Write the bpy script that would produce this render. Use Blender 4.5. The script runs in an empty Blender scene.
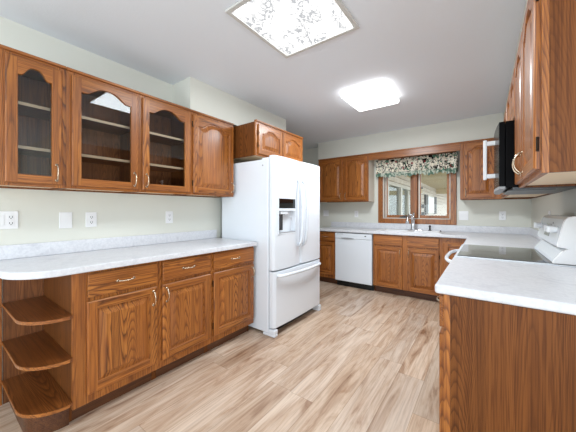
import bpy, math, random
from mathutils import Vector
random.seed(4)
PI = math.pi
S = bpy.context.scene
COL = S.collection

# ---------------------------------------------------------------- camera, world, lights, exposure
L, B, R, HC = -2.48, 4.625, .477, 2.462          # left wall x, back wall y, right wall x, ceiling z
cam = bpy.data.objects.new('camera', bpy.data.cameras.new('camera'))
COL.objects.link(cam); S.camera = cam
cam.data.sensor_width = 36; cam.data.lens = 269.23/576*36
cam.data.shift_y = -(216-209.7)/576; cam.data.clip_start = .02
cam.location = (0, 0, 1.2347); cam.rotation_euler = (PI/2, 0, .6324)

S.view_settings.view_transform = 'Standard'; S.view_settings.look = 'None'
S.view_settings.gamma = 1; S.view_settings.use_curve_mapping = False
S.view_settings.exposure = 0.06

world = bpy.data.worlds.new('sky'); S.world = world; world.use_nodes = True
bg = world.node_tree.nodes['Background']
bg.inputs[0].default_value = (.88, .95, 1, 1); bg.inputs[1].default_value = 2.1

def area(name, loc, rot, sx, sy, power, color=(1, 1, 1)):
    l = bpy.data.lights.new(name, 'AREA'); l.shape = 'RECTANGLE'; l.size = sx; l.size_y = sy
    l.energy = power; l.color = color
    o = bpy.data.objects.new(name, l); COL.objects.link(o); o.location = loc; o.rotation_euler = rot
    return o
# added fill lights in the unseen dining openings, tilted up to brighten the ceiling
area('fill_light_rear', (-.4, -2.9, 1.0), (PI/2+.95, 0, 0), 5.2, 1.6, 112, (.82, .935, 1))
area('fill_light_side', (3.4, -.8, 1.0), (PI/2+.8, 0, PI/2), 2.6, 1.4, 50, (.82, .935, 1))
LAMP_TROFFER, LAMP_CLOUD = 1.5, 5.0        # what the diffusers look like
WATT_TROFFER, WATT_CLOUD = 15, 33          # what the lamps shed

# ---------------------------------------------------------------- helpers
class MB:
    def __init__(s): s.v = []; s.f = []; s.m = []
    def add(s, vs, fs, m=0):
        o = len(s.v); s.v += [tuple(p) for p in vs]
        for f in fs: s.f.append([i+o for i in f]); s.m.append(m)
        return s
    def box(s, x0, x1, y0, y1, z0, z1, m=0):
        return s.add([(x0,y0,z0),(x1,y0,z0),(x1,y1,z0),(x0,y1,z0),(x0,y0,z1),(x1,y0,z1),(x1,y1,z1),(x0,y1,z1)],
            [(0,3,2,1),(4,5,6,7),(0,1,5,4),(1,2,6,5),(2,3,7,6),(3,0,4,7)], m)
    def prism(s, poly, a, b, axis='z', m=0):
        n = len(poly)
        def P(p, h): return {'z': (p[0],p[1],h), 'y': (p[0],h,p[1]), 'x': (h,p[0],p[1])}[axis]
        return s.add([P(p,a) for p in poly]+[P(p,b) for p in poly],
            [tuple(range(n-1,-1,-1)), tuple(range(n,2*n))]+[(i,(i+1)%n,(i+1)%n+n,i+n) for i in range(n)], m)
    def tube(s, pts, r, n=8, m=0):
        pts = [Vector(p) for p in pts]; k = len(pts)
        rr = r if isinstance(r, (list, tuple)) else [r]*k
        vs = []; ref = None
        for i, p in enumerate(pts):
            d = (pts[min(i+1,k-1)]-pts[max(i-1,0)]).normalized()
            if ref is None: ref = Vector((0,0,1)) if abs(d.z) < .9 else Vector((1,0,0))
            u = d.cross(ref).normalized(); ref = u.cross(d).normalized()
            for j in range(n):
                a = 2*PI*j/n; vs.append(p+u*math.cos(a)*rr[i]+ref*math.sin(a)*rr[i])
        fs = [(i*n+j, i*n+(j+1)%n, (i+1)*n+(j+1)%n, (i+1)*n+j) for i in range(k-1) for j in range(n)]
        fs += [tuple(range(n-1,-1,-1)), tuple(range((k-1)*n, k*n))]
        return s.add(vs, fs, m)
    def disc(s, c, axis, r, h, n=20, m=0):
        c = Vector(c); d = {'x':Vector((1,0,0)),'y':Vector((0,1,0)),'z':Vector((0,0,1))}[axis]
        return s.tube([c, c+d*h], r, n, m)
    def lathe(s, prof, c, n=20, m=0):
        k = len(prof)
        vs = [(c[0]+r*math.cos(2*PI*j/n), c[1]+r*math.sin(2*PI*j/n), c[2]+z) for r, z in prof for j in range(n)]
        fs = [(i*n+j, i*n+(j+1)%n, (i+1)*n+(j+1)%n, (i+1)*n+j) for i in range(k-1) for j in range(n)]
        fs += [tuple(range(n-1,-1,-1)), tuple(range((k-1)*n, k*n))]
        return s.add(vs, fs, m)

def obj(name, mb, mats, parent=None, bevel=0, smooth=False, seg=2):
    me = bpy.data.meshes.new(name); me.from_pydata(mb.v, [], mb.f)
    for i, p in enumerate(me.polygons): p.material_index = mb.m[i]; p.use_smooth = smooth
    for m in (mats if isinstance(mats, (list, tuple)) else [mats]): me.materials.append(m)
    import bmesh
    bm = bmesh.new(); bm.from_mesh(me); bmesh.ops.recalc_face_normals(bm, faces=bm.faces); bm.to_mesh(me); bm.free()
    o = bpy.data.objects.new(name, me); COL.objects.link(o)
    if parent: o.parent = parent
    if bevel:
        b = o.modifiers.new('bevel', 'BEVEL'); b.width = bevel; b.segments = seg; b.limit_method = 'ANGLE'; b.angle_limit = math.radians(40)
    return o
def tag(o, label, cat, group=None):
    o['label'] = label; o['category'] = cat
    if group: o['group'] = group
    return o
def thing(name, label, cat, loc=(0,0,0), rz=0, group=None):
    o = bpy.data.objects.new(name, None); COL.objects.link(o); o.location = loc; o.rotation_euler = (0,0,rz)
    o.empty_display_size = .1
    return tag(o, label, cat, group)
def struct(name, mb, mat, parent=None):
    o = obj(name, mb, mat, parent)
    if not parent: o['kind'] = 'structure'
    return o
def cut(o, mb):
    """remove the solid mb from mesh object o"""
    c = obj('cutter', mb, o.data.materials[0], o.parent)
    md = o.modifiers.new('cut', 'BOOLEAN'); md.operation = 'DIFFERENCE'; md.object = c; md.solver = 'EXACT'
    if len(o.modifiers) > 1: o.modifiers.move(len(o.modifiers)-1, 0)
    keep = [m for m in o.modifiers if m.type == 'BEVEL']
    for m in keep: m.show_viewport = False
    bpy.context.view_layer.update()
    dg = bpy.context.evaluated_depsgraph_get()
    me = bpy.data.meshes.new_from_object(o.evaluated_get(dg))
    o.modifiers.remove(md); old = o.data; nm = old.name; o.data = me
    bpy.data.meshes.remove(old); me.name = nm
    for m in keep: m.show_viewport = True
    cm = c.data; bpy.data.objects.remove(c); bpy.data.meshes.remove(cm)

# ---------------------------------------------------------------- materials
def lin(r, g, b):
    f = lambda c: (c/255/12.92 if c/255 <= .04045 else ((c/255+.055)/1.055)**2.4)
    return (f(r), f(g), f(b), 1)
class N:
    def __init__(s, name):
        s.mat = bpy.data.materials.new(name); s.mat.use_nodes = True; s.t = s.mat.node_tree
        s.b = s.t.nodes['Principled BSDF']; s.out = s.t.nodes['Material Output']
    def n(s, typ, **k):
        x = s.t.nodes.new(typ)
        for a, v in k.items(): setattr(x, a, v)
        return x
    def l(s, a, b): s.t.links.new(a, b)
    def ramp(s, fac, stops):
        r = s.n('ShaderNodeValToRGB'); e = r.color_ramp.elements
        while len(e) < len(stops): e.new(.5)
        for el, (p, c) in zip(e, stops): el.position = p; el.color = c if len(c) == 4 else (*c, 1)
        s.l(fac, r.inputs[0]); return r.outputs[0]
    def math(s, op, a, b=None):
        x = s.n('ShaderNodeMath', operation=op)
        for i, q in enumerate((a, b)):
            if q is None: continue
            if isinstance(q, (int, float)): x.inputs[i].default_value = q
            else: s.l(q, x.inputs[i])
        return x.outputs[0]
    def coords(s, scale, randomize=True, kind='Object'):
        tc = s.n('ShaderNodeTexCoord'); mp = s.n('ShaderNodeMapping'); mp.inputs['Scale'].default_value = scale
        s.l(tc.outputs[kind], mp.inputs['Vector'])
        if randomize:
            oi = s.n('ShaderNodeObjectInfo'); c = s.n('ShaderNodeCombineXYZ')
            s.l(s.math('MULTIPLY', oi.outputs['Random'], 31.7), c.inputs[0]); s.l(s.math('MULTIPLY', oi.outputs['Random'], 17.3), c.inputs[1]); s.l(s.math('MULTIPLY', oi.outputs['Random'], 23.9), c.inputs[2])
            s.l(c.outputs[0], mp.inputs['Location'])
        return mp.outputs[0]
    def noise(s, vec, scale, detail=3, rough=.5, dist=0):
        x = s.n('ShaderNodeTexNoise'); s.l(vec, x.inputs['Vector'])
        x.inputs['Scale'].default_value = scale; x.inputs['Detail'].default_value = detail
        x.inputs['Roughness'].default_value = rough; x.inputs['Distortion'].default_value = dist
        return x.outputs[0]
    def mix(s, fac, a, b, mode='MIX'):
        x = s.n('ShaderNodeMix', data_type='RGBA', blend_type=mode)
        for i, q in ((0, fac), (6, a), (7, b)):
            if isinstance(q, (int, float, tuple)): x.inputs[i].default_value = q
            else: s.l(q, x.inputs[i])
        return x.outputs[2]
    def bump(s, h, strength, dist=.002):
        x = s.n('ShaderNodeBump'); x.inputs['Strength'].default_value = strength; x.inputs['Distance'].default_value = dist
        s.l(h, x.inputs['Height']); s.l(x.outputs[0], s.b.inputs['Normal'])
    def set(s, **k):
        names = dict(color='Base Color', rough='Roughness', metal='Metallic', spec='Specular IOR Level', coat='Coat Weight', crough='Coat Roughness')
        for a, v in k.items():
            i = s.b.inputs[names[a]]
            if isinstance(v, (int, float, tuple)): i.default_value = v
            else: s.l(v, i)
        return s.mat

def plain(name, color, rough=.5, metal=0, spec=.5, coat=0, var=.04, scale=8):
    n = N(name); f = n.noise(n.coords((1,1,1)), scale, 2)
    d = tuple(c*(1-var) for c in color[:3])+(1,)
    n.set(color=n.mix(f, d, color), rough=rough, metal=metal, spec=spec, coat=coat)
    return n.mat
def oak(name, axis, light, mid, dark, stave=.085, rough=.42, spec=.45, coat=.25, fig=1.0):
    """glued-up oak staves with cathedral figure: grain runs along the given axis"""
    n = N(name); v = n.coords((1,1,1)); sp = n.n('ShaderNodeSeparateXYZ'); n.l(v, sp.inputs[0])
    ia = 'xyz'.index(axis); ib, ic = [i for i in range(3) if i != ia]
    al = sp.outputs[ia]; ac = n.math('ADD', sp.outputs[ib], sp.outputs[ic])
    q = n.math('DIVIDE', ac, stave); idn = n.math('FLOOR', q)
    xl = n.math('MULTIPLY', n.math('SUBTRACT', n.math('FRACT', q), .5), stave)
    wn = n.n('ShaderNodeTexWhiteNoise', noise_dimensions='1D'); n.l(idn, wn.inputs['W'])
    sc = n.n('ShaderNodeSeparateColor'); n.l(wn.outputs['Color'], sc.inputs[0])
    r1, r2, r3 = sc.outputs[0], sc.outputs[1], sc.outputs[2]
    g = [1,1,1]; g[ia] = .16
    wob = n.math('SUBTRACT', n.noise(n.coords(tuple(g)), 14, 3, .55), .5)
    xo = n.math('ADD', n.math('ADD', xl, n.math('MULTIPLY', n.math('SUBTRACT', r1, .5), stave*.9)), n.math('MULTIPLY', wob, .012))
    par = n.math('MULTIPLY', n.math('MULTIPLY', xo, xo), 1500)
    ph = n.math('ADD', n.math('ADD', par, n.math('MULTIPLY', al, n.math('ADD', n.math('MULTIPLY', r2, 26*fig), -9*fig))), n.math('ADD', n.math('MULTIPLY', wob, 3.0), n.math('MULTIPLY', r3, 9)))
    ring = n.math('FRACT', ph)
    band = n.ramp(ring, [(0, dark), (.22, mid), (.5, light), (.86, light), (1, dark)])
    fade = n.ramp(n.noise(n.coords(tuple(g)), 6, 2), [(.35, (.2,.2,.2)), (.65, (.85,.85,.85))])
    band = n.mix(fade, mid, band)
    g2 = [170,170,170]; g2[ia] = 3.5
    pore = n.noise(n.coords(tuple(g2)), 1, 2, .6)
    pr = n.ramp(pore, [(.38, (.55,.48,.42)), (.54, (1,1,1))])
    g3 = [45,45,45]; g3[ia] = 1.0
    st = n.ramp(n.noise(n.coords(tuple(g3)), 1, 2, .5), [(.32, (.80,.76,.72)), (.62, (1.05,1.04,1.03))])
    tone = n.ramp(r3, [(0, (.90,.88,.86)), (1, (1.08,1.07,1.06))])
    col = n.mix(1.0, n.mix(.8, band, pr, 'MULTIPLY'), st, 'MULTIPLY')
    col = n.mix(1.0, col, tone, 'MULTIPLY')
    n.bump(pore, .08, .001)
    return n.set(color=col, rough=rough, spec=spec, coat=coat, crough=.2)

OAKC = (lin(188,121,54), lin(158,93,37), lin(84,43,15))
M = {}
for ax in 'xyz': M['oak_'+ax] = oak('honey_oak_'+ax, ax, *OAKC, fig=1.0 if ax == 'z' else .3)
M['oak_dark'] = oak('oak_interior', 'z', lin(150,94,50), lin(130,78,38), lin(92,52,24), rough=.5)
M['oak_shelf'] = oak('oak_shelf', 'x', lin(142,86,42), lin(112,62,28), lin(58,30,13), stave=.2, rough=.3)
M['oak_kick'] = oak('oak_toe_kick', 'x', lin(104,62,32), lin(90,52,26), lin(66,36,18), rough=.5)
M['oak_end'] = oak('oak_end_panel', 'z', lin(132,80,36), lin(112,65,27), lin(66,35,13), stave=.16, rough=.5, spec=.25, coat=0)
M['birch'] = plain('pale_birch_veneer', lin(236,210,176), .45)
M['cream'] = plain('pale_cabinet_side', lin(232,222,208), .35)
M['wall'] = None
def paint(name, c, bump=.06, scale=160):
    n = N(name); v = n.coords((1,1,1), False)
    f = n.noise(v, 1.2, 2); d = tuple(x*.97 for x in c[:3])+(1,)
    n.bump(n.noise(v, scale, 3), bump, .003)
    return n.set(color=n.mix(f, d, c), rough=.65, spec=.3)
M['wall'] = paint('sage_wall_paint', lin(220,220,211))
M['ceil'] = paint('ceiling_paint', lin(231,236,243), .25, 90)
M['white'] = plain('white_appliance_enamel', lin(228,233,240), .18, coat=.3, var=.01)
M['plastic'] = plain('white_plastic', lin(238,238,240), .35, var=.01)
M['grey'] = plain('grey_plastic', lin(150,152,155), .4)
M['lampframe'] = plain('pale_grey_lamp_frame', lin(205,204,200), .5)
M['darkgrey'] = plain('charcoal_plastic', lin(56,57,60), .35)
M['black'] = plain('black_plastic', lin(10,10,12), .2, spec=.06)
M['blackglass'] = plain('black_glass', lin(14,15,16), .04, coat=.5)
M['rubber'] = plain('black_kick_plate', lin(14,14,15), .5)
M['chrome'] = plain('chrome', lin(225,226,230), .12, 1)
M['steel'] = plain('brushed_steel', lin(205,207,210), .28, 1)
M['brass'] = plain('satin_pull_metal', lin(206,190,168), .25, 1)
M['bronze'] = plain('dark_bronze_hinge', lin(52,38,28), .4, .8)
M['vinyl'] = plain('white_window_vinyl', lin(228,222,212), .4)
M['tan'] = plain('tan_porch_paint', lin(222,202,160), .6)
M['concrete'] = plain('porch_concrete', lin(150,146,132), .8, var=.15, scale=5)
M['shutter'] = plain('dark_shutter_paint', lin(58,50,46), .5)
M['curtain'] = plain('grey_green_drapes', lin(96,96,80), .8, var=.2, scale=2)
M['rod'] = plain('white_curtain_rod', lin(220,220,220), .4)

def laminate():
    n = N('white_marbled_laminate'); v = n.coords((1,1,1), False)
    a = n.noise(v, 7, 6, .65, 1.2); b = n.noise(v, 60, 3, .6)
    c = n.ramp(a, [(.3, lin(198,199,206)), (.5, lin(219,220,225)), (.62, lin(211,212,217)), (.75, lin(227,228,232))])
    c = n.mix(.18, c, n.ramp(b, [(.4, lin(200,200,206)), (.6, lin(240,240,242))]))
    return n.set(color=c, rough=.3, spec=.45)
M['lam'] = laminate()

def planks():
    n = N('light_oak_vinyl_planks')
    tc = n.n('ShaderNodeTexCoord'); sp = n.n('ShaderNodeSeparateXYZ'); n.l(tc.outputs['Object'], sp.inputs[0])
    W, LEN = .178, 1.22
    xs = n.math('DIVIDE', sp.outputs[0], W); row = n.math('FLOOR', xs); fx = n.math('FRACT', xs)
    wn = n.n('ShaderNodeTexWhiteNoise', noise_dimensions='1D'); n.l(row, wn.inputs['W'])
    ys = n.math('ADD', n.math('DIVIDE', sp.outputs[1], LEN), n.math('MULTIPLY', wn.outputs[0], 7.3))
    idy = n.math('FLOOR', ys); fy = n.math('FRACT', ys)
    c2 = n.n('ShaderNodeCombineXYZ'); n.l(row, c2.inputs[0]); n.l(idy, c2.inputs[1])
    pid = n.n('ShaderNodeTexWhiteNoise', noise_dimensions='2D'); n.l(c2.outputs[0], pid.inputs['Vector'])
    off = n.math('MULTIPLY', pid.outputs[0], 40)
    cv = n.n('ShaderNodeCombineXYZ')
    n.l(sp.outputs[0], cv.inputs[0]); n.l(n.math('MULTIPLY', sp.outputs[1], .14), cv.inputs[1]); n.l(off, cv.inputs[2])
    g1 = n.noise(cv.outputs[0], 11, 5, .62, .9)
    fine = n.n('ShaderNodeCombineXYZ')
    n.l(n.math('MULTIPLY', sp.outputs[0], 110), fine.inputs[0]); n.l(n.math('MULTIPLY', sp.outputs[1], 3.5), fine.inputs[1]); n.l(off, fine.inputs[2])
    g2 = n.noise(fine.outputs[0], 1, 3, .6)
    col = n.ramp(g1, [(.28, lin(140,106,82)), (.41, lin(188,164,144)), (.55, lin(208,190,174)), (.75, lin(220,206,192))])
    col = n.mix(.38, col, n.ramp(g2, [(.36, lin(172,142,116)), (.56, lin(240,228,214))]), 'MULTIPLY')
    tone = n.ramp(pid.outputs[0], [(0, (.84,.82,.80)), (.3, (1.04,.97,.89)), (.55, (.97,.97,.98)), (.8, (1.05,1.0,.95)), (1, (1.1,1.1,1.1))])
    col = n.mix(1.0, col, tone, 'MULTIPLY')
    kv = n.n('ShaderNodeCombineXYZ')
    n.l(n.math('MULTIPLY', sp.outputs[0], 5), kv.inputs[0]); n.l(n.math('MULTIPLY', sp.outputs[1], 2.2), kv.inputs[1]); n.l(off, kv.inputs[2])
    kn = n.ramp(n.noise(kv.outputs[0], 1.3, 3, .6, 1), [(.66, (1,1,1)), (.76, (.72,.6,.5))])
    col = n.mix(1.0, col, kn, 'MULTIPLY')
    e = n.math('MINIMUM', n.math('MULTIPLY', n.math('MINIMUM', fx, n.math('SUBTRACT', 1, fx)), W), n.math('MULTIPLY', n.math('MINIMUM', fy, n.math('SUBTRACT', 1, fy)), LEN))
    seam = n.ramp(n.math('MULTIPLY', e, 400), [(.15, (.6,.54,.48)), (.75, (1,1,1))])
    col = n.mix(1.0, col, seam, 'MULTIPLY')
    n.bump(g2, .06, .002)
    return n.set(color=col, rough=.38, spec=.45)
M['floor'] = planks()

def glass(name, tint=(.96,.98,.97,1), refl=1.0, ior=1.5):
    n = N(name); tr = n.n('ShaderNodeBsdfTransparent'); tr.inputs[0].default_value = tint
    gl = n.n('ShaderNodeBsdfGlossy'); gl.inputs['Roughness'].default_value = .015
    fr = n.n('ShaderNodeFresnel'); fr.inputs[0].default_value = ior
    mx = n.n('ShaderNodeMixShader'); n.l(n.math('MULTIPLY', fr.outputs[0], refl), mx.inputs[0])
    n.l(tr.outputs[0], mx.inputs[1]); n.l(gl.outputs[0], mx.inputs[2]); n.l(mx.outputs[0], n.out.inputs[0])
    return n.mat
M['glass'] = glass('window_glass', refl=.45)
M['cabglass'] = glass('cabinet_door_glass', (.92,.93,.93,1), 1.3, 1.55)

def lampmat(name, strength, pattern):
    n = N(name); e = n.n('ShaderNodeEmission'); e.inputs[1].default_value = strength
    v = n.coords((1,1,1), False, 'Generated')
    if pattern:
        a = n.noise(n.coords((1.6,1,1), False, 'Generated'), 7.5, 2, .5, 1.2)
        r = n.math('ABSOLUTE', n.math('SUBTRACT', a, .5))
        c = n.ramp(r, [(0, (.34,.35,.365)), (.035, (.45,.455,.465)), (.08, (1,.99,.97))])
        gate = n.ramp(n.noise(v, 3.2, 2), [(.36, (0,0,0)), (.50, (1,1,1))])
        col = n.mix(gate, (1,.99,.97,1), c)
        n.l(col, e.inputs[0])
    else:
        n.l(n.mix(n.noise(v, 4, 1), (1,.99,.97,1), (.9,.9,.9,1)), e.inputs[0])
    n.l(e.outputs[0], n.out.inputs[0])
    return n.mat
M['troffer'] = lampmat('patterned_lamp_diffuser', LAMP_TROFFER, True)
M['cloud'] = lampmat('white_lamp_diffuser', LAMP_CLOUD, False)

def floral():
    n = N('floral_valance_cotton'); v = n.coords((1,1,1), False)
    def cells(scale, th, soft=.08):
        x = n.n('ShaderNodeTexVoronoi'); n.l(v, x.inputs['Vector']); x.inputs['Scale'].default_value = scale
        return x
    sp = n.n('ShaderNodeSeparateXYZ'); tc = n.n('ShaderNodeTexCoord'); n.l(tc.outputs['Object'], sp.inputs[0])
    base = n.ramp(n.noise(v, 40, 2), [(.35, lin(222,212,192)), (.6, lin(246,240,226))])
    leaf = n.ramp(n.noise(v, 24, 2, .55, 1.2), [(.53, (0,0,0)), (.56, (1,1,1))])
    c1 = n.mix(leaf, base, lin(24,26,26))
    green = n.ramp(n.noise(v, 19, 1, .5, .8), [(.61, (0,0,0)), (.64, (1,1,1))])
    c2 = n.mix(green, c1, lin(96,132,110))
    x = n.n('ShaderNodeTexVoronoi'); n.l(v, x.inputs['Vector']); x.inputs['Scale'].default_value = 10
    red = n.ramp(x.outputs['Distance'], [(.17, (1,1,1)), (.21, (0,0,0))])
    c3 = n.mix(n.math('MULTIPLY', red, .85), c2, lin(140,44,50))
    hz = n.math('ADD', sp.outputs[2], n.math('MULTIPLY', n.noise(v, 9, 1), .06))
    hem = n.ramp(n.math('SUBTRACT', -.185, hz), [(.0, (0,0,0)), (.02, (1,1,1))])
    hemc = n.mix(n.ramp(n.noise(v, 20, 2), [(.47,(0,0,0)),(.52,(1,1,1))]), lin(206,212,198), lin(92,128,112))
    return n.set(color=n.mix(n.math('MULTIPLY', hem, .9), c3, hemc), rough=.9, spec=.1)
M['floral'] = floral()

def siding():
    n = N('cream_lap_siding'); v = n.coords((1,1,1), False)
    return n.set(color=n.ramp(n.noise(v, 4, 2), [(.3, lin(226,214,202)), (.7, lin(240,230,220))]), rough=.6)
M['siding'] = siding()

# ---------------------------------------------------------------- the room
HX0, RX1, RY0 = -4.3, 3.5, -2.8
struct('floor', MB().box(HX0, RX1, RY0, B+.15, -.1, 0), M['floor'])
struct('ceiling', MB().box(HX0, RX1, RY0, B+.15, HC, HC+.1), M['ceil'])
struct('wall_left', MB().box(L-.12, L, RY0, 2.945, 0, HC), M['wall'])
WX0, WX1, WZ0, WZ1 = -1.40, -.41, 1.085, 2.06     # window opening
struct('wall_back', MB().box(HX0, WX0, B, B+.15, 0, HC).box(WX1, .6, B, B+.15, 0, HC).box(WX0, WX1, B, B+.15, 0, WZ0).box(WX0, WX1, B, B+.15, WZ1, HC), M['wall'])
struct('wall_right', MB().box(R, R+.12, 1.25, B, 0, HC), M['wall'])
struct('wall_hall', MB().box(HX0-.1, HX0, RY0, B+.15, 0, HC), M['wall'])
struct('wall_partition', MB().box(R+.12, RX1, 1.25, 1.37, 0, HC), M['wall'])
struct('wall_dining', MB().box(RX1, RX1+.1, RY0, .6-.1, 0, .45).box(RX1, RX1+.1, RY0, .5, 2.35, HC).box(RX1, RX1+.1, .5, 1.37, 0, HC).box(RX1, RX1+.1, RY0, -2.1, .45, 2.35), M['wall'])
struct('wall_rear', MB().box(HX0, -3.0, RY0-.1, RY0, 0, HC).box(2.2, RX1, RY0-.1, RY0, 0, HC).box(-3.0, 2.2, RY0-.1, RY0, 0, .3).box(-3.0, 2.2, RY0-.1, RY0, 2.4, HC), M['wall'])
SZ = 2.156
struct('wall_soffit_left', MB().box(L, L+.29, 1.467, 2.945, SZ, HC), M['wall'])
struct('wall_soffit_back', MB().box(-2.5, R-.29, B-.28, B, SZ, HC), M['wall'])
struct('wall_soffit_right', MB().box(R-.285, R, 1.25, B-.28, SZ, HC).box(R-.285, R, B-.28, B, SZ, HC), M['wall'])
struct('trim_1', MB().box(L, L+.018, .20, .304, 0, .874), M['oak_z'])

# ---------------------------------------------------------------- cabinet parts
NA = 22
def pull(parent, c, vertical, yf, half=.048, out=.03):
    """arched bow pull centred at c=(x,z) on the front plane yf"""
    pts = []; rs = []
    for i in range(15):
        a = -1+2*i/14; d = out*(1-a*a)**.6
        p = (c[0], yf-d-.002, c[1]+a*half) if vertical else (c[0]+a*half, yf-d-.002, c[1])
        pts.append(p); rs.append(.0036+.0022*abs(a)**3)
    mb = MB().tube(pts, rs, 8)
    for a in (-1, 1):
        q = (c[0], yf-.003, c[1]+a*half) if vertical else (c[0]+a*half, yf-.003, c[1])
        mb.disc(q, 'y', .008, .003, 10)
    return obj('handle', mb, M['brass'], parent, smooth=True)
def door(parent, x0, x1, z0, z1, yf, arch=True, glazed=False, pullside=None, pullz=None, hinge=None, fr=.05, t=.02):
    ch = .005; ah = .056 if arch else 0
    if z1-z0 < .4: ah *= .8
    xi0, xi1, zb, zt = x0+fr, x1-fr, z0+fr, z1-fr+(.008 if arch else 0)
    xc = (xi0+xi1)/2; hw = (xi1-xi0)/2
    def top(s): return zt-ah*(1-.5*(1+math.cos(PI*min(abs(s)/.84, 1)**1.5))) if arch else zt
    ss = [-1+2*i/(NA-1) for i in range(NA)]
    def ring(d, y):
        lo = [(xc+s*(hw-d), y, zb+d) for s in ss]
        hi = [(xc+s*(hw-d), y, top(s)-d) for s in ss]
        return lo, hi
    mb = MB()
    def strip(a, b, m): mb.add(a+b, [(i, i+1, NA+i+1, NA+i) for i in range(NA-1)], m)
    lo, hi = ring(0, yf)
    strip([(p[0], yf, z0+ch) for p in lo], lo, 1); strip(hi, [(p[0], yf, z1-ch) for p in hi], 1)
    mb.add([(x0+ch,yf,z0+ch),(xi0,yf,z0+ch),(xi0,yf,zb),(xi0,yf,hi[0][2]),(xi0,yf,z1-ch),(x0+ch,yf,z1-ch)], [(0,1,2,3,4,5)], 0)
    mb.add([(x1-ch,yf,z0+ch),(xi1,yf,z0+ch),(xi1,yf,zb),(xi1,yf,hi[-1][2]),(xi1,yf,z1-ch),(x1-ch,yf,z1-ch)], [(5,4,3,2,1,0)], 0)
    o1 = [(x0+ch,yf,z0+ch),(x1-ch,yf,z0+ch),(x1-ch,yf,z1-ch),(x0+ch,yf,z1-ch)]
    o2 = [(x0,yf+ch,z0),(x1,yf+ch,z0),(x1,yf+ch,z1),(x0,yf+ch,z1)]
    o3 = [(p[0],yf+t,p[2]) for p in o2]
    for i in range(4):
        j = (i+1) % 4; m = 1 if i in (0, 2) else 0
        mb.add([o1[i],o1[j],o2[j],o2[i]], [(0,1,2,3)], m); mb.add([o2[i],o2[j],o3[j],o3[i]], [(0,1,2,3)], m)
    dep = t if glazed else .012
    l2, h2 = ring(.006 if not glazed else .004, yf+dep)
    strip(lo, l2, 1); strip(hi, h2, 1)
    mb.add([lo[0],hi[0],h2[0],l2[0]], [(0,1,2,3)]); mb.add([lo[-1],hi[-1],h2[-1],l2[-1]], [(0,1,2,3)])
    if glazed:
        strip([(p[0], yf+t, z0) for p in l2], l2, 1); strip(h2, [(p[0], yf+t, z1) for p in h2], 1)
        for (xa, k) in ((x0, 0), (x1, -1)):
            mb.add([(xa,yf+t,z0),(l2[k][0],yf+t,z0),l2[k],h2[k],(h2[k][0],yf+t,z1),(xa,yf+t,z1)], [(0,1,2,3,4,5)], 0)
    else: mb.add(o3, [(0,3,2,1)])
    d = obj('door', mb, [M['oak_z'], M['oak_x']], parent)
    pm = MB()
    if glazed:
        l3, h3 = ring(-.006, yf+t*.55)
        l4 = [(p[0], p[1]+.003, p[2]) for p in l3]; h4 = [(p[0], p[1]+.003, p[2]) for p in h3]
        pm.add(l3+h3, [(i, i+1, NA+i+1, NA+i) for i in range(NA-1)])
        obj('glass_pane', pm, M['cabglass'], d)
    else:
        prev = (l2, h2)
        for dd, y in ((.012, yf+.0125), (.044, yf+.0015), (.047, yf+.0005)):
            cur = ring(dd, y)
            for a, b in zip(prev, cur): pm.add(a+b, [(i, i+1, NA+i+1, NA+i) for i in range(NA-1)])
            for k in (0, -1): pm.add([prev[0][k], prev[1][k], cur[1][k], cur[0][k]], [(0,1,2,3)])
            prev = cur
        pm.add(prev[0]+prev[1], [(i, i+1, NA+i+1, NA+i) for i in range(NA-1)])
        obj('door_panel', pm, M['oak_z'], d)
    if pullside: pull(d, ((x0+.028) if pullside == 'l' else (x1-.028), pullz), True, yf)
    if hinge:
        hx = x0-.004 if hinge == 'l' else x1+.004
        for hz in (z0+.09, z1-.09):
            obj('hinge', MB().tube([(hx,yf+.010,hz-.026),(hx,yf+.010,hz+.026)], .0045, 8), M['bronze'], d)
    return d
def drawer(parent, x0, x1, z0, z1, yf, handle=True, t=.02):
    d = obj('drawer', MB().box(x0, x1, yf, yf+t, z0, z1), M['oak_x'], parent, bevel=.005)
    if handle: pull(d, ((x0+x1)/2, (z0+z1)/2), False, yf)
    return d
def base_cabinet(label, w, loc, rz, doors, drawers, group, z_door=(.155,.695), false_front=False, end=None, frame_x=None):
    """local: x along the run, front faces -y, back at y=0"""
    t = thing('base_cabinet', label, 'cabinet', loc, rz, group)
    yb, yf = -.58, -.60
    for a, b in ((0, .016), (w-.016, w)):
        obj('side_panel', MB().prism([(0,0),(-.53,0),(-.53,.1),(yb,.1),(yb,.872),(0,.872)], a, b, 'x'), M['oak_end'], t)
    obj('back_panel', MB().box(.016, w-.016, -.008, 0, .0, .872), M['oak_end'], t)
    obj('bottom_panel', MB().box(.016, w-.016, yb, -.008, .1, .116), M['birch'], t)
    obj('face_frame', MB().box(0, w, yf, yb, .1, .872), M['oak_z'], t, bevel=.0015)
    obj('toe_kick', MB().box(.017, w-.017, -.528, -.512, 0, .1), M['oak_kick'], t)
    for x0, x1, side, hg in doors: door(t, x0, x1, *z_door, yf-.02, arch=False, pullside=side, pullz=z_door[1]-.075, hinge=hg)
    for x0, x1, hd in drawers: drawer(t, x0, x1, .72, .858, yf-.02, hd)
    return t
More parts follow.
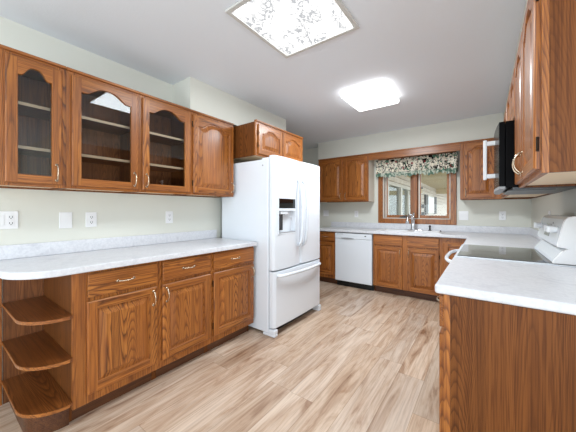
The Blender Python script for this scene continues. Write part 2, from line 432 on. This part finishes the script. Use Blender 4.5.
def wall_cabinet(label, w, loc, rz, doors, group, z0=1.372, z1=2.134, depth=.305, glazed=False, cap=True, name='wall_cabinet', hinges=True, pullz=None, side=None):
    t = thing(name, label, 'cabinet', loc, rz, group)
    yb, yf = -depth+.02, -depth
    zb = z0
    for a, b in ((0, .014), (w-.014, w)):
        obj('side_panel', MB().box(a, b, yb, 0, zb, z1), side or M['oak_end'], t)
    obj('back_panel', MB().box(.014, w-.014, -.006, 0, zb, z1), M['oak_dark'] if glazed else M['oak_end'], t)
    obj('top_panel', MB().box(.014, w-.014, yb, -.006, z1-.014, z1), M['oak_end'], t)
    obj('bottom_panel', MB().box(.014, w-.014, yb, -.006, zb+.012, zb+.026), M['birch'], t)
    if glazed:
        x0, x1 = doors[0][0]+.03, doors[0][1]-.03
        f = MB().box(0, x0, yf, yb, zb, z1).box(x1, w, yf, yb, zb, z1).box(x0, x1, yf, yb, zb, zb+.05, 1).box(x0, x1, yf, yb, z1-.06, z1, 1)
        obj('face_frame', f, [M['oak_z'], M['oak_x']], t)
        for z in (1.598, 1.858):
            obj('shelf', MB().box(.0145, w-.0145, yb+.03, -.007, z, z+.018, 0).box(.0145, w-.0145, yb+.026, yb+.03, z, z+.018, 1), [M['oak_dark'], M['birch']], t)
    else:
        obj('face_frame', MB().box(0, w, yf, yb, zb, z1), M['oak_z'], t, bevel=.0015)
    if cap:
        obj('top_trim', MB().box(0, w, yf-.012, yb, z1, z1+.018), M['oak_x'], t, bevel=.003)
    for x0, x1, ps, hg in doors:
        door(t, x0, x1, z0+.018, z1-.022, yf-.02, True, glazed, ps, (z0+.018+.075) if pullz is None else pullz, hg if hinges else None)
    return t

# ---------------------------------------------------------------- left run
LX = L+.001; RL = PI/2
GB, GU = 'base cabinets below the left counter', 'wall cabinets above the left counter'
y = .506
base_cabinet('oak base cabinet with drawer and door beside the open rounded corner shelves', .498, (LX,.506,0), RL, [(.066,.478,'r',None)], [(.068,.478,True)], GB)
base_cabinet('middle oak base cabinet of the left run, door pull on its left', .452, (LX,1.005,0), RL, [(.02,.437,'l',None)], [(.02,.437,True)], GB)
base_cabinet('oak base cabinet with drawer and door right beside the white refrigerator', .518, (LX,1.458,0), RL, [(.018,.506,'r','l')], [(.018,.506,True)], GB)
wall_cabinet('narrow glass-door oak wall cabinet, nearest of the left row', .312, (LX,.24,0), RL, [(.038,.29,'r',None)], GU, glazed=True)
wall_cabinet('glass-door oak wall cabinet whose pane reflects the ceiling light', .452, (LX,.553,0), RL, [(.026,.438,'r',None)], GU, glazed=True)
wall_cabinet('glass-door oak wall cabinet beside the solid arched door, pull on its left', .452, (LX,1.006,0), RL, [(.02,.437,'l',None)], GU, glazed=True)
wall_cabinet('oak wall cabinet with solid arched door, just left of the refrigerator', .518, (LX,1.459,0), RL, [(.02,.508,'r','l')], GU)
wall_cabinet('short deep oak cabinet with two arched doors above the refrigerator', .872, (LX,2.008,0), RL,
             [(.03,.428,None,'l'),(.436,.846,None,None)], None, z0=1.79, depth=.60, name='over_refrigerator_cabinet')

def rounded(x0, x1, y0, y1, r, n=12):
    """rectangle with the (x1,y0) corner rounded"""
    return [(x0,y0)]+[(x1-r+r*math.sin(a), y0+r-r*math.cos(a)) for a in [PI/2*i/n for i in range(n+1)]]+[(x1,y1),(x0,y1)]
sh = thing('corner_shelf_unit', 'open oak end unit with three rounded shelves under the left counter', 'shelf', (L,.39,0))
def lsh(poly): return [(px-L, py-.39) for px, py in poly]
obj('back_panel', MB().box(.001, .012, .309-.39, .5035-.39, .0, .874), M['oak_dark'], sh)
for z in (.136, .385, .625):
    s_ = obj('shelf', MB().prism(lsh(rounded(L+.0125, -1.862, .305, .5035, .185)), z, z+.017), M['oak_shelf'], sh)
    obj('edge_band', MB().prism(lsh(rounded(L+.0125, -1.859, .302, .5035, .188))[0:14]+lsh(rounded(L+.0125, -1.8625, .3055, .5035, .1845))[13::-1], z, z+.0165), M['oak_y'], s_)
obj('plinth', MB().prism(lsh(rounded(L+.0125, -1.93, .335, .5035, .15)), 0, .135), M['oak_kick'], sh)

ct = thing('countertop', 'white marbled laminate counter with rounded end below the glass cabinets', 'countertop', (L,1.1,0), 0, None)
def lct(poly): return [(px-L, py-1.1) for px, py in poly]
obj('counter_slab', MB().prism(lct(rounded(L+.0015, -1.835, .243, 1.99, .215)), .876, .915), M['lam'], ct, bevel=.006)
obj('backsplash', MB().box(.0015, .02, .243-1.1, .89, .9155, 1.008), M['lam'], ct, bevel=.004)

# ---------------------------------------------------------------- refrigerator
fr = thing('refrigerator', 'white french-door refrigerator with bottom freezer and water dispenser', 'refrigerator', (L,2.005,0), RL)
FW = .912
obj('cabinet_body', MB().box(0, FW, -.772, -.085, .03, 1.735), M['white'], fr, bevel=.008)
obj('base_grille', MB().box(.05, FW-.05, -.76, -.74, .004, .0295), M['darkgrey'], fr)
for a, b in ((.0, .055), (FW-.055, FW)):
    obj('foot', MB().box(a, b, -.85, -.70, 0, .029).box(a, b, -.85, -.775, .0285, .07), M['white'], fr, bevel=.008)
for a, b in ((.03, .11), (FW-.11, FW-.03)):
    obj('hinge_cover', MB().box(a, b, -.80, -.66, 1.7355, 1.757), M['white'], fr, bevel=.006)
obj('plug_button', MB().disc((-.002, -.70, 1.675), 'x', .008, .002, 12), M['grey'], fr)
def bow(x0, x1, y0, yf, b=.012, n=14, r=.018):
    """door section: flat back at y0, front bowed out to yf, rounded vertical edges"""
    w = x1-x0; pts = [(x0,y0),(x1,y0)]
    for i in range(n+1):
        s = 1-2*i/n; x = (x0+x1)/2+s*w/2
        e = min(x-x0, x1-x); yy = yf+b*s*s
        if e < r: yy += r-math.sqrt(max(r*r-(r-e)**2, 0))
        pts.append((x, yy))
    return pts
def smoothdoor(name, mb, mat, parent): return obj(name, mb, mat, parent, bevel=.004)
dl = smoothdoor('left_door', MB().prism(bow(.003,.453,-.782,-.852,n=24), .642, 1.765), M['white'], fr)
dr = smoothdoor('right_door', MB().prism(bow(.459,FW-.003,-.782,-.852,n=24), .642, 1.765), M['white'], fr)
dz = smoothdoor('freezer_drawer', MB().prism(bow(.003,FW-.003,-.782,-.856,n=30), .085, .628), M['white'], fr)
cut(dl, MB().box(.068, .35, -.90, -.80, 1.0, 1.345))
DX0, DX1 = .0685, .3495
dp = obj('dispenser_housing', MB().box(DX0-.006, DX1+.006, -.8535, -.845, 1.345, 1.352).box(DX0-.006, DX1+.006, -.8535, -.845, .99, 1.0).box(DX0-.006, DX0, -.8535, -.845, 1.0, 1.345).box(DX1, DX1+.006, -.8535, -.845, 1.0, 1.345)
         .box(DX0, DX1, -.8525, -.81, 1.222, 1.248).box(DX0+.04, DX1-.12, -.845, -.815, 1.19, 1.2215), M['white'], dl, bevel=.002)
obj('dispenser_display', MB().box(DX0, DX1, -.850, -.815, 1.2485, 1.3445), M['blackglass'], dl)
obj('dispenser_paddle', MB().box(DX0+.035, DX0+.085, -.835, -.8005, 1.03, 1.185).box(DX0+.002, DX0+.022, -.835, -.8005, 1.02, 1.2), M['darkgrey'], dl, bevel=.004)
obj('drip_tray', MB().box(DX0, DX1, -.852, -.8005, 1.0005, 1.008), M['grey'], dl)
def bowhandle(parent, p0, p1, out, r, bend=.02):
    """handle from p0 to p1 on a front plane, bowed out along -y"""
    p0, p1 = Vector(p0), Vector(p1); pts = []
    for i in range(17):
        a = i/16; s = 2*a-1
        d = out*min(1, (1-abs(s))/.09)**.5 if abs(s) > .91 else out+bend*(1-(s/.91)**2)
        pts.append(p0.lerp(p1, a)+Vector((0, -d, 0)))
    return obj('handle', MB().tube(pts, r, 12), M['white'], parent, smooth=True)
bowhandle(dl, (.412,-.849,.845), (.412,-.849,1.555), .035, .0155)
bowhandle(dr, (.502,-.849,.845), (.502,-.849,1.555), .035, .0155)
bowhandle(dz, (.045,-.846,.588), (FW-.045,-.846,.588), .035, .016, .03)
obj('badge', MB().disc((.735,-.852,1.668), 'y', .012, .006, 16), M['darkgrey'], dr)

# ---------------------------------------------------------------- back run
BY = B-.001
GBB = 'base cabinets along the window wall'
base_cabinet('oak base cabinet with drawer between the refrigerator and the dishwasher', .36, (-2.347,BY,0), 0, [(.02,.345,None,None)], [(.02,.345,True)], GBB)
base_cabinet('wide oak base cabinet with two doors under the kitchen sink', .905, (-1.361,BY,0), 0, [(.02,.417,'r',None),(.478,.873,'l','r')], [(.02,.417,False),(.478,.873,False)], GBB, z_door=(.105,.70))
base_cabinet('narrow oak corner base cabinet with one door beside the range', .283, (-.4555,BY,0), 0, [(.018,.256,None,'r')], [], GBB, z_door=(.105,.81))

dw = thing('dishwasher', 'white built-in dishwasher with black kick plate left of the sink', 'dishwasher', (-1.9825,BY,0))
DWW = .616
obj('tub', MB().box(.004, DWW-.004, -.585, -.03, .105, .868), M['grey'], dw)
obj('kick_plate', MB().box(.004, DWW-.004, -.55, -.535, 0, .104), M['rubber'], dw)
dd = obj('door_panel', MB().box(.006, DWW-.006, -.625, -.586, .095, .775), M['white'], dw, bevel=.006)
cp = obj('control_strip', MB().box(.006, DWW-.006, -.63, -.586, .7775, .862), M['white'], dw, bevel=.006)
obj('handle', MB().prism([(.22+.03*math.cos(a)*5*.75, .781+.012*math.sin(a)) for a in [2*PI*i/20 for i in range(20)]], -.634, -.6301, 'y'), M['grey'], cp)
obj('indicator', MB().box(.50, .525, -.632, -.6301, .822, .836), M['black'], cp)
obj('vent', MB().box(.04, .15, -.6315, -.6301, .842, .848), M['grey'], cp)

cl = thing('countertop', 'white laminate counter around the sink, turning the corner to the range', 'countertop', (-1.0,4.3,0))
def lcl(poly): return [(a+1.0, b-4.3) for a, b in poly]
slab = obj('counter_slab', MB().prism(lcl([(-2.36,3.98),(-.168,3.98),(-.168,2.916),(R-.0015,2.916),(R-.0015,B-.0015),(-2.36,B-.0015)]), .876, .915), M['lam'], cl, bevel=.006)
cut(slab, MB().box(-1.315+1, -.485+1, 4.07-4.3, 4.51-4.3, .8, 1))
obj('backsplash', MB().box(-2.36+1, R-.0015+1, B-.02-4.3, B-.0015-4.3, .9155, 1.008).box(R-.02+1, R-.0015+1, 2.916-4.3, B-.021-4.3, .9155, 1.008), M['lam'], cl, bevel=.004)

sk = thing('kitchen_sink', 'white double-bowl sink set into the counter under the window', 'sink', (-.9,4.29,.9155))
xs = [-.43,-.38,-.03,.03,.38,.43]; ysk = [-.235,-.19,.12,.235]; mb = MB()
H = .006
for i in range(5):
    for j in range(3):
        bowl = j == 1 and i in (1, 3)
        a, b, c, d = xs[i], xs[i+1], ysk[j], ysk[j+1]
        if not bowl: mb.add([(a,c,H),(b,c,H),(b,d,H),(a,d,H)], [(0,1,2,3)])
        else:
            k = .025; zd = -.17
            t_ = [(a,c,H),(b,c,H),(b,d,H),(a,d,H)]; q_ = [(a+k,c+k,zd),(b-k,c+k,zd),(b-k,d-k,zd),(a+k,d-k,zd)]
            for e in range(4): mb.add([t_[e],t_[(e+1)%4],q_[(e+1)%4],q_[e]], [(3,2,1,0)])
            mb.add(q_, [(0,1,2,3)])
x0, x1, y0, y1 = xs[0], xs[-1], ysk[0], ysk[-1]
for p, q in (((x0,y0),(x1,y0)),((x1,y0),(x1,y1)),((x1,y1),(x0,y1)),((x0,y1),(x0,y0))):
    mb.add([(*p,0),(*q,0),(*q,H),(*p,H)], [(0,1,2,3)])
obj('basin', mb, M['plastic'], sk)
for x in (-.205, .205): obj('drain', MB().disc((x,-.035,-.168), 'z', .04, .004, 20), M['steel'], sk)
fa = thing('faucet', 'chrome single-lever pull-down faucet behind the sink', 'faucet', (-.895,4.475,.9222))
obj('deck_plate', MB().box(-.12, .12, -.025, .025, 0, .008), M['chrome'], fa, bevel=.004)
obj('body', MB().lathe([(.034,.008),(.032,.03),(.027,.06),(.026,.13),(.03,.15),(.028,.175),(.01,.185)], (0,0,0), 20), M['chrome'], fa, smooth=True)
obj('spout', MB().tube([(0,-.01,.14),(-.01,-.03,.20),(-.02,-.07,.235),(-.03,-.12,.235),(-.04,-.155,.205),(-.045,-.17,.15),(-.046,-.175,.10)], [.019,.018,.017,.017,.018,.021,.023], 12), M['chrome'], fa, smooth=True)
obj('lever', MB().tube([(0,0,.18),(.004,.004,.21),(-.002,.03,.25),(-.004,.045,.262)], [.016,.012,.011,.012], 10), M['chrome'], fa, smooth=True)
sy = tag(obj('side_sprayer', MB().lathe([(.022,0),(.02,.012),(.012,.02),(.012,.05),(.017,.062),(.016,.075),(.006,.08)], (0,0,0), 16), M['darkgrey'], smooth=True),
    'small dark spray nozzle to the right of the chrome faucet', 'sprayer'); sy.location = (-.665,4.475,.9222)
st = tag(obj('sink_stopper', MB().lathe([(.014,0),(.014,.006),(.006,.008),(.006,.016),(.009,.02),(.004,.024)], (0,0,0), 14), M['darkgrey'], smooth=True),
    'tiny dark stopper on the rim at the right of the sink', 'stopper'); st.location = (-.505,4.30,.9222)

GUB = 'wall cabinets along the window wall'
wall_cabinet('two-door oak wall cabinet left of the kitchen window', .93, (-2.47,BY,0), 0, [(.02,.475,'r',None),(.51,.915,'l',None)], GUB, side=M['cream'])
wall_cabinet('oak wall cabinet with arched door right of the kitchen window', .74, (-.275,BY,0), 0, [(.035,.375,'l','r')], GUB)
hb = thing('window_header_board', 'oak board bridging the two wall cabinets above the valance', 'trim board', (-.907,B-.306,2.04))
obj('board', MB().box(-.6315, .6305, 0, .019, 0, .094), M['oak_x'], hb)
obj('top_trim', MB().box(-.6315, .6305, -.012, .019, .0945, .112), M['oak_x'], hb, bevel=.003)

# window
wn = bpy.data.objects.new('window_1', None); COL.objects.link(wn); wn.location = (-.905, B, WZ0); wn['kind'] = 'structure'
def lw(x0, x1, y0, y1, z0, z1, mb=None): return (mb or MB()).box(x0+.905, x1+.905, y0-B, y1-B, z0-WZ0, z1-WZ0)
cs = MB()
for a in ((-1.472,-1.395,B-.022,B-.001,1.012,2.12), (-.415,-.338,B-.022,B-.001,1.012,2.12), (-1.395,-.415,B-.022,B-.001,1.012,1.09), (-1.395,-.415,B-.022,B-.001,2.05,2.12)): lw(*a, cs)
obj('casing', cs, M['oak_z'], wn, bevel=.004)
jb = MB()
for a in ((WX0+.001,WX0+.016,B,B+.13,WZ0+.001,WZ1-.001), (WX1-.016,WX1-.001,B,B+.13,WZ0+.001,WZ1-.001), (WX0+.016,WX1-.016,B,B+.13,WZ0+.001,WZ0+.016), (WX0+.016,WX1-.016,B,B+.13,WZ1-.016,WZ1-.001)): lw(*a, jb)
obj('jamb', jb, M['vinyl'], wn)
obj('mullion', lw(-.935,-.868,B-.012,B+.13,WZ0+.017,WZ1-.017), M['oak_z'], wn, bevel=.003)
for x0, x1 in ((WX0+.0165, -.9355), (-.8675, WX1-.0165)):
    f = MB(); w_ = .042
    for a in ((x0,x0+w_,B+.06,B+.10,WZ0+.017,WZ1-.017), (x1-w_,x1,B+.06,B+.10,WZ0+.017,WZ1-.017), (x0+w_,x1-w_,B+.06,B+.10,WZ0+.017,WZ0+.06), (x0+w_,x1-w_,B+.06,B+.10,WZ1-.06,WZ1-.017)): lw(*a, f)
    s_ = obj('sash', f, M['oak_z'], wn, bevel=.003)
    obj('pane', lw(x0+w_-.004, x1-w_+.004, B+.078, B+.082, WZ0+.056, WZ1-.056), M['glass'], s_)
    obj('weatherstrip', lw(x0+.012, x0+.03, B+.052, B+.0595, WZ0+.02, WZ1-.02), M['vinyl'], s_)
cr = MB(); cz = WZ0+.03-WZ0
cr.box(.905-1.13, .905-1.03, -.005, .03, .018, .04).tube([(.905-1.08,-.005,.035),(.905-1.06,-.03,.05),(.905-.98,-.035,.04)], .007, 8).disc((.905-.98,-.035,.036), 'z', .011, .02, 10)
obj('crank', cr, M['darkgrey'], wn)

# valance
va = thing('window_valance', 'gathered floral valance in black, green and cream over the window', 'curtain', (-.9,B-.08,2.06))
NXV, NZV = 150, 14; vs = []; fs = []
for j in range(NZV+1):
    for i in range(NXV+1):
        u = i/NXV; w = j/NZV; x = -.585+1.17*u
        ph = 2*PI*(17*u+.35*math.sin(9*u)); amp = .006+.018*w
        z = -.29*w + (.012*math.sin(ph+1)+.012*math.sin(2*PI*4*u))*w**3
        vs.append((x+.006*w*math.sin(ph*.5), amp*math.sin(ph)+.006*math.sin(31*u)*w-.02*w, z))
for j in range(NZV):
    for i in range(NXV):
        a = j*(NXV+1)+i; fs.append((a, a+1, a+NXV+2, a+NXV+1))
vo = obj('cloth', MB().add(vs, fs), M['floral'], va, smooth=True)
so = vo.modifiers.new('thickness', 'SOLIDIFY'); so.thickness = .003
obj('curtain_rod', MB().tube([(-.592,.055,-.02),(-.592,.005,-.012),(-.585,.018,-.012),(.585,.018,-.012),(.592,.005,-.012),(.592,.055,-.02)], .006, 8), M['rod'], va)

# ---------------------------------------------------------------- right run
RX = R-.001; RR = -PI/2
rb = base_cabinet('oak base cabinet at the right counter end, plain side panel facing the camera', .815, (RX-.02,2.146,0), RR, [(.02,.40,'r',None),(.415,.795,'l',None)], [(.02,.40,True),(.415,.795,True)], None)
obj('end_panel', MB().box(.8155, .822, -.575, -.004, .0, .872), M['oak_end'], rb)
obj('end_stile', MB().box(.8155, .8225, -.60, -.5755, .1, .872), M['oak_z'], rb)
rc = thing('countertop', 'white laminate counter end between the range and the camera', 'countertop', (.155,1.73,0))
obj('counter_slab', MB().box(-.331, R-.0015-.155, 1.305-1.73, 2.146-1.73, .876, .915), M['lam'], rc, bevel=.010, seg=3)
obj('backsplash', MB().box(R-.02-.155, R-.0015-.155, 1.305-1.73, 2.146-1.73, .9155, 1.008), M['lam'], rc, bevel=.004)

rg = thing('range', 'white electric range with black glass cooktop between the right counters', 'range', (RX,2.911,0), RR)
RW = .758; x0 = .003
obj('body', MB().box(x0, RW, -.615, -.03, .05, .904), M['white'], rg)
for a in (.05, RW-.09):
    for b in (-.57, -.1): obj('foot', MB().disc((a+.02,b,0), 'z', .018, .0495, 12), M['darkgrey'], rg)
od = obj('oven_door', MB().box(x0+.004, RW-.004, -.645, -.616, .25, .895), M['white'], rg, bevel=.006)
obj('door_window', MB().box(.14, RW-.14, -.6475, -.6451, .40, .68), M['blackglass'], od)
pts = []
for i in range(19):
    a = i/18; s = 2*a-1
    d = .075*(1-abs(s)**3)**.6
    pts.append((x0+.03+a*(RW-.065), -.644-d, .868))
obj('handle', MB().tube(pts, .0135, 12), M['white'], od, smooth=True)
obj('storage_drawer', MB().box(x0+.004, RW-.004, -.645, -.616, .06, .24), M['white'], rg, bevel=.006)
obj('cooktop_frame', MB().box(x0, RW, -.648, -.03, .9045, .921), M['white'], rg, bevel=.005)
obj('cooktop_glass', MB().box(x0+.02, RW-.02, -.63, -.155, .9215, .9245), M['blackglass'], rg)
def XZ(x, z): return (x-RX, z)
bgp = [(x-RX, z) for x, z in [(.315,.925),(.322,.945),(.365,1.008),(.38,1.012),(.335,1.02),(.335,1.03),(.358,1.15),(.366,1.176),(.38,1.19),(.40,1.196),(.44,1.196),(.446,1.19),(.446,.925)]]
gd = obj('backguard', MB().prism(bgp, x0, RW, 'x'), M['white'], rg, bevel=.003)
obj('end_cap', MB().prism([(a-.002 if a < -.09 else a, b+.002 if b > 1.18 else b) for a, b in bgp], RW-.028, RW+.0005, 'x'), M['plastic'], gd, bevel=.003)
def face_x(z): return .335+(z-1.03)/(1.15-1.03)*.023-RX
for yy in (2.835, 2.375, 2.285):
    lx = 2.911-yy; z = 1.115
    k = obj('knob', MB().disc((lx, face_x(z)-.033, z), 'y', .021, .034, 20).box(lx-.006, lx+.006, face_x(z)-.045, face_x(z)-.03, z-.02, z+.02), M['plastic'], gd, bevel=.003)
obj('clock_display', MB().prism([(face_x(1.06)-.0022,1.06),(face_x(1.14)-.0022,1.14),(face_x(1.14)+.004,1.14),(face_x(1.06)+.004,1.06)], .27, .44, 'x'), M['blackglass'], gd)
obj('indicator_light', MB().disc((.415+.06, face_x(1.15)-.002, 1.148), 'y', .005, .004, 10), M['black'], gd)

GUR = 'wall cabinets above the range wall'
wall_cabinet('oak wall cabinet nearest the camera, big side panel above the right counter', .83, (RX,2.142,0), RR,
             [(.02,.405,'r',None),(.425,.81,'l','r')], GUR, z0=1.366, depth=.313)
wall_cabinet('short oak wall cabinet above the microwave', .758, (RX,2.902,0), RR, [(.02,.37,None,'l'),(.388,.738,None,'r')], GUR, z0=1.79, depth=.313)
wall_cabinet('oak wall cabinet in the far right corner beyond the microwave', 1.385, (RX,4.29,0), RR, [(.33,.83,None,None),(.87,1.365,None,None)], GUR, depth=.313)

mw = thing('microwave', 'black over-the-range microwave with a white handle', 'microwave', (RX,2.90,1.36), RR)
obj('body', MB().box(.003, .755, -.375, -.004, .012, .424), M['black'], mw, bevel=.004)
def mbow(a, b, n=16):
    pts = [(a,-.376),(b,-.376)]
    for i in range(n+1):
        x = b+(a-b)*i/n; s = (x-.379)/.376
        pts.append((x, -.424+.018*s*s))
    return pts
md = obj('door', MB().prism(mbow(.004,.585), .02, .424), M['black'], mw, bevel=.003)
obj('control_panel', MB().prism(mbow(.588,.755), .02, .424), M['black'], mw, bevel=.003)
hx = .53
obj('handle', MB().box(hx-.013, hx+.013, -.488, -.466, .085, .365).box(hx-.013, hx+.013, -.468, -.405, .095, .125).box(hx-.013, hx+.013, -.468, -.405, .325, .355), M['plastic'], md, bevel=.005)
obj('vent_base', MB().box(.003, .755, -.34, -.05, .0, .0115), M['darkgrey'], mw)
obj('front_lip', MB().prism(mbow(.003,.755), .004, .0195), M['grey'], mw)
obj('grease_filter', MB().box(.08, .68, -.36, -.14, -.004, -.0005), M['darkgrey'], mw)

# ---------------------------------------------------------------- switches and outlets
def plate(label, cat, name, loc, rz, w, kind, h=.115):
    t = thing(name, label, cat, loc, rz, None)
    obj('cover_plate', MB().box(-w/2, w/2, -.006, 0, -h/2, h/2), M['plastic'], t, bevel=.003)
    gang = max(1, round(w/.06))
    for g in range(gang):
        gx = (g-(gang-1)/2)*.046
        k = kind[g % len(kind)]
        if k == 'o':
            for z in (-.02, .02):
                r = obj('receptacle', MB().disc((gx,-.0085,z), 'y', .016, .0025, 16), M['plastic'], t)
                obj('slot', MB().box(gx-.008, gx-.005, -.0092, -.0086, z-.005, z+.006).box(gx+.005, gx+.008, -.0092, -.0086, z-.005, z+.006).disc((gx,-.0092,z-.010), 'y', .003, .0006, 8), M['darkgrey'], r)
        elif k == 'r': obj('rocker', MB().box(gx-.016, gx+.016, -.0095, -.0062, -.033, .033), M['plastic'], t, bevel=.002)
        elif k == 't': obj('toggle', MB().box(gx-.005, gx+.005, -.016, -.0062, -.004, .014), M['plastic'], t, bevel=.002)
    return t
LP = L+.0005
plate('wide white switch and outlet plate at the left edge, above the counter end', 'switch', 'switch_plate', (LP,.322,1.168), RL, .116, 'ro')
plate('plain white blank wall plate, second plate from the left edge', 'switch', 'switch_plate', (LP,.628,1.158), RL, .076, 'b', .118)
plate('white duplex outlet below the glass cabinet that reflects the lamp', 'outlet', 'wall_outlet', (LP,.786,1.158), RL, .074, 'o')
plate('white duplex outlet on the left wall nearest the refrigerator', 'outlet', 'wall_outlet', (LP,1.428,1.162), RL, .074, 'o')
BP = B-.0005
plate('white plate on the window wall partly hidden by the refrigerator', 'switch', 'switch_plate', (-2.478,BP,1.165), 0, .116, 'tt')
plate('white duplex outlet above the counter over the dishwasher', 'outlet', 'wall_outlet', (-1.865,BP,1.158), 0, .072, 'o')
plate('white double switch plate right of the kitchen window', 'switch', 'switch_plate', (-.252,BP,1.15), 0, .116, 'tt', .13)
plate('white duplex outlet on the window wall behind the range', 'outlet', 'wall_outlet', (.186,BP,1.154), 0, .074, 'o', .12)
plate('white outlet on the right wall peeking up above the range backguard', 'outlet', 'wall_outlet', (R-.0005,3.40,1.165), RR, .074, 'o')

# ---------------------------------------------------------------- ceiling lights
l1 = thing('ceiling_light', 'large square recessed ceiling light with crinkled diffuser, nearest the camera', 'ceiling light', (-.983,1.418,HC))
w_, h_ = .305, .315; mb = MB(); e = .028
mb.box(-w_, w_, -h_, -h_+e, -.016, -.001).box(-w_, w_, h_-e, h_, -.016, -.001).box(-w_, -w_+e, -h_+e, h_-e, -.016, -.001).box(w_-e, w_, -h_+e, h_-e, -.016, -.001)
obj('frame', mb, M['lampframe'], l1, bevel=.002)
obj('diffuser', MB().box(-w_+e+.001, w_-e-.001, -h_+e+.001, h_-e-.001, -.010, -.002), M['troffer'], l1)
area('troffer_lamp', (-.983,1.418,HC-.012), (0,0,0), .54, .56, WATT_TROFFER, (.88,.955,1))
l2 = thing('ceiling_light', 'smaller square surface-mounted ceiling light farther back in the kitchen', 'ceiling light', (-.985,2.83,HC))
obj('base_pan', MB().box(-.215, .215, -.25, .25, -.014, -.001), M['plastic'], l2)
obj('diffuser', MB().box(-.228, .228, -.262, .262, -.066, -.0145), M['cloud'], l2, bevel=.02, seg=4)
lamp = area('cloud_lamp', (-.985,2.83,HC-.069), (0,0,0), .42, .48, WATT_CLOUD, (.88,.955,1))

# ---------------------------------------------------------------- outside the window
struct('ground', MB().box(-9, 9, B+.16, 30, -.3, -.2), M['concrete'])
WXX = -2.2
hw = thing('house_wing', 'cream sided house wing with sliding patio door seen through the window', 'building', (WXX,12,-.2))
def lh(x, yy, z): return (x-WXX, yy-12, z+.2)
def bx(mb, x0, x1, y0, y1, z0, z1): p, q = lh(x0,y0,z0), lh(x1,y1,z1); return mb.box(p[0],q[0],p[1],q[1],p[2],q[2])
mb = MB(); z = -.15
def course(ya, yb, z, dz):
    bx(mb, WXX+.001, WXX+.05, ya, yb, z, z+.142)
while z < 2.26:
    if z > 2.05: course(5.5, 24, z, .17)
    else: course(5.5, 7.5, z, .17); course(10.95, 24, z, .17)
    z += .17
a, b = lh(WXX-.15, 4.8, -.2), lh(WXX, 26, 2.35)
mb.box(a[0], b[0], a[1]+.7, 7.5-12, a[2], b[2]).box(a[0], b[0], 10.95-12, b[1]-2, a[2], b[2]).box(a[0], b[0], 7.5-12, 10.95-12, 2.05+.2, b[2])
obj('siding_wall', mb, M['siding'], hw)
pd = MB(); ya, yb, zt = 7.55, 10.9, 2.03
for s in ((ya,yb,zt-.1,zt),(ya,yb,-.15,-.05),(ya,ya+.1,-.05,zt-.1),(yb-.1,yb,-.05,zt-.1),(8.95,9.12,-.05,zt-.1),(9.98,10.07,-.05,zt-.1)): bx(pd, WXX-.05, WXX+.06, *s)
dp_ = obj('patio_door', pd, M['vinyl'], hw, bevel=.004)
for s in ((7.65,8.95),(9.12,9.98),(10.07,10.8)): obj('pane', bx(MB(), WXX-.01, WXX, s[0], s[1], -.05, zt-.1), M['glass'], dp_)
cu = MB(); n_ = 90
for i in range(n_):
    f = lambda k: (7.6+3.25*k/n_, WXX-.10+.025*math.sin(k*.9))
    (p0, q0), (p1, q1) = f(i), f(i+1)
    cu.add([lh(q0,p0,-.1),lh(q1,p1,-.1),lh(q1,p1,1.95),lh(q0,p0,1.95)], [(0,1,2,3)])
obj('drapes', cu, M['curtain'], hw)
win = bx(MB(), WXX+.046, WXX+.09, 13.6, 15.6, 1.05, 1.88); wo = obj('window', win, M['vinyl'], hw)
obj('pane', bx(MB(), WXX+.0905, WXX+.098, 13.75, 15.45, 1.12, 1.82), M['blackglass'], wo)
for yy in (13.0, 15.7): obj('shutter', bx(MB(), WXX+.046, WXX+.12, yy, yy+.55, 1.02, 1.9), M['shutter'], hw, bevel=.01)
for zz in (.98, 1.30): obj('wall_box', bx(MB(), WXX+.046, WXX+.16, 12.35, 12.6, zz, zz+.16), M['shutter'], hw)
obj('eave_soffit', bx(MB(), WXX-.15, WXX+1.3, 4.85, 24, 2.36, 2.42), M['tan'], hw)
obj('fascia', bx(MB(), WXX+1.3, WXX+1.35, 4.85, 24, 2.30, 2.55), M['tan'], hw)
obj('porch_beam', bx(MB(), WXX+.04, WXX+3.4, 16.5, 16.8, 2.1, 2.36), M['tan'], hw)
rf = MB(); p = [(-1.2,4.85),( .85,4.85)]
rf.add([lh(WXX-3,4.85,3.6),lh(WXX+1.4,4.85,2.5),lh(WXX+1.4,24,2.5),lh(WXX-3,24,3.6),lh(WXX-3,4.85,3.66),lh(WXX+1.4,4.85,2.56),lh(WXX+1.4,24,2.56),lh(WXX-3,24,3.66)], [(0,3,2,1),(4,5,6,7),(0,1,5,4),(1,2,6,5),(2,3,7,6),(3,0,4,7)])
obj('roof', rf, M['shutter'], hw)
ln = obj('wall_lantern', bx(MB(), WXX+.03, WXX+.06, 11.55, 11.65, 1.85, 2.15), M['shutter'], hw)
obj('lantern_glass', bx(MB(), WXX+.07, WXX+.2, 11.53, 11.67, 1.88, 2.05), M['tan'], ln)
obj('lantern_cap', bx(MB(), WXX+.06, WXX+.22, 11.5, 11.7, 2.055, 2.11), M['shutter'], ln)
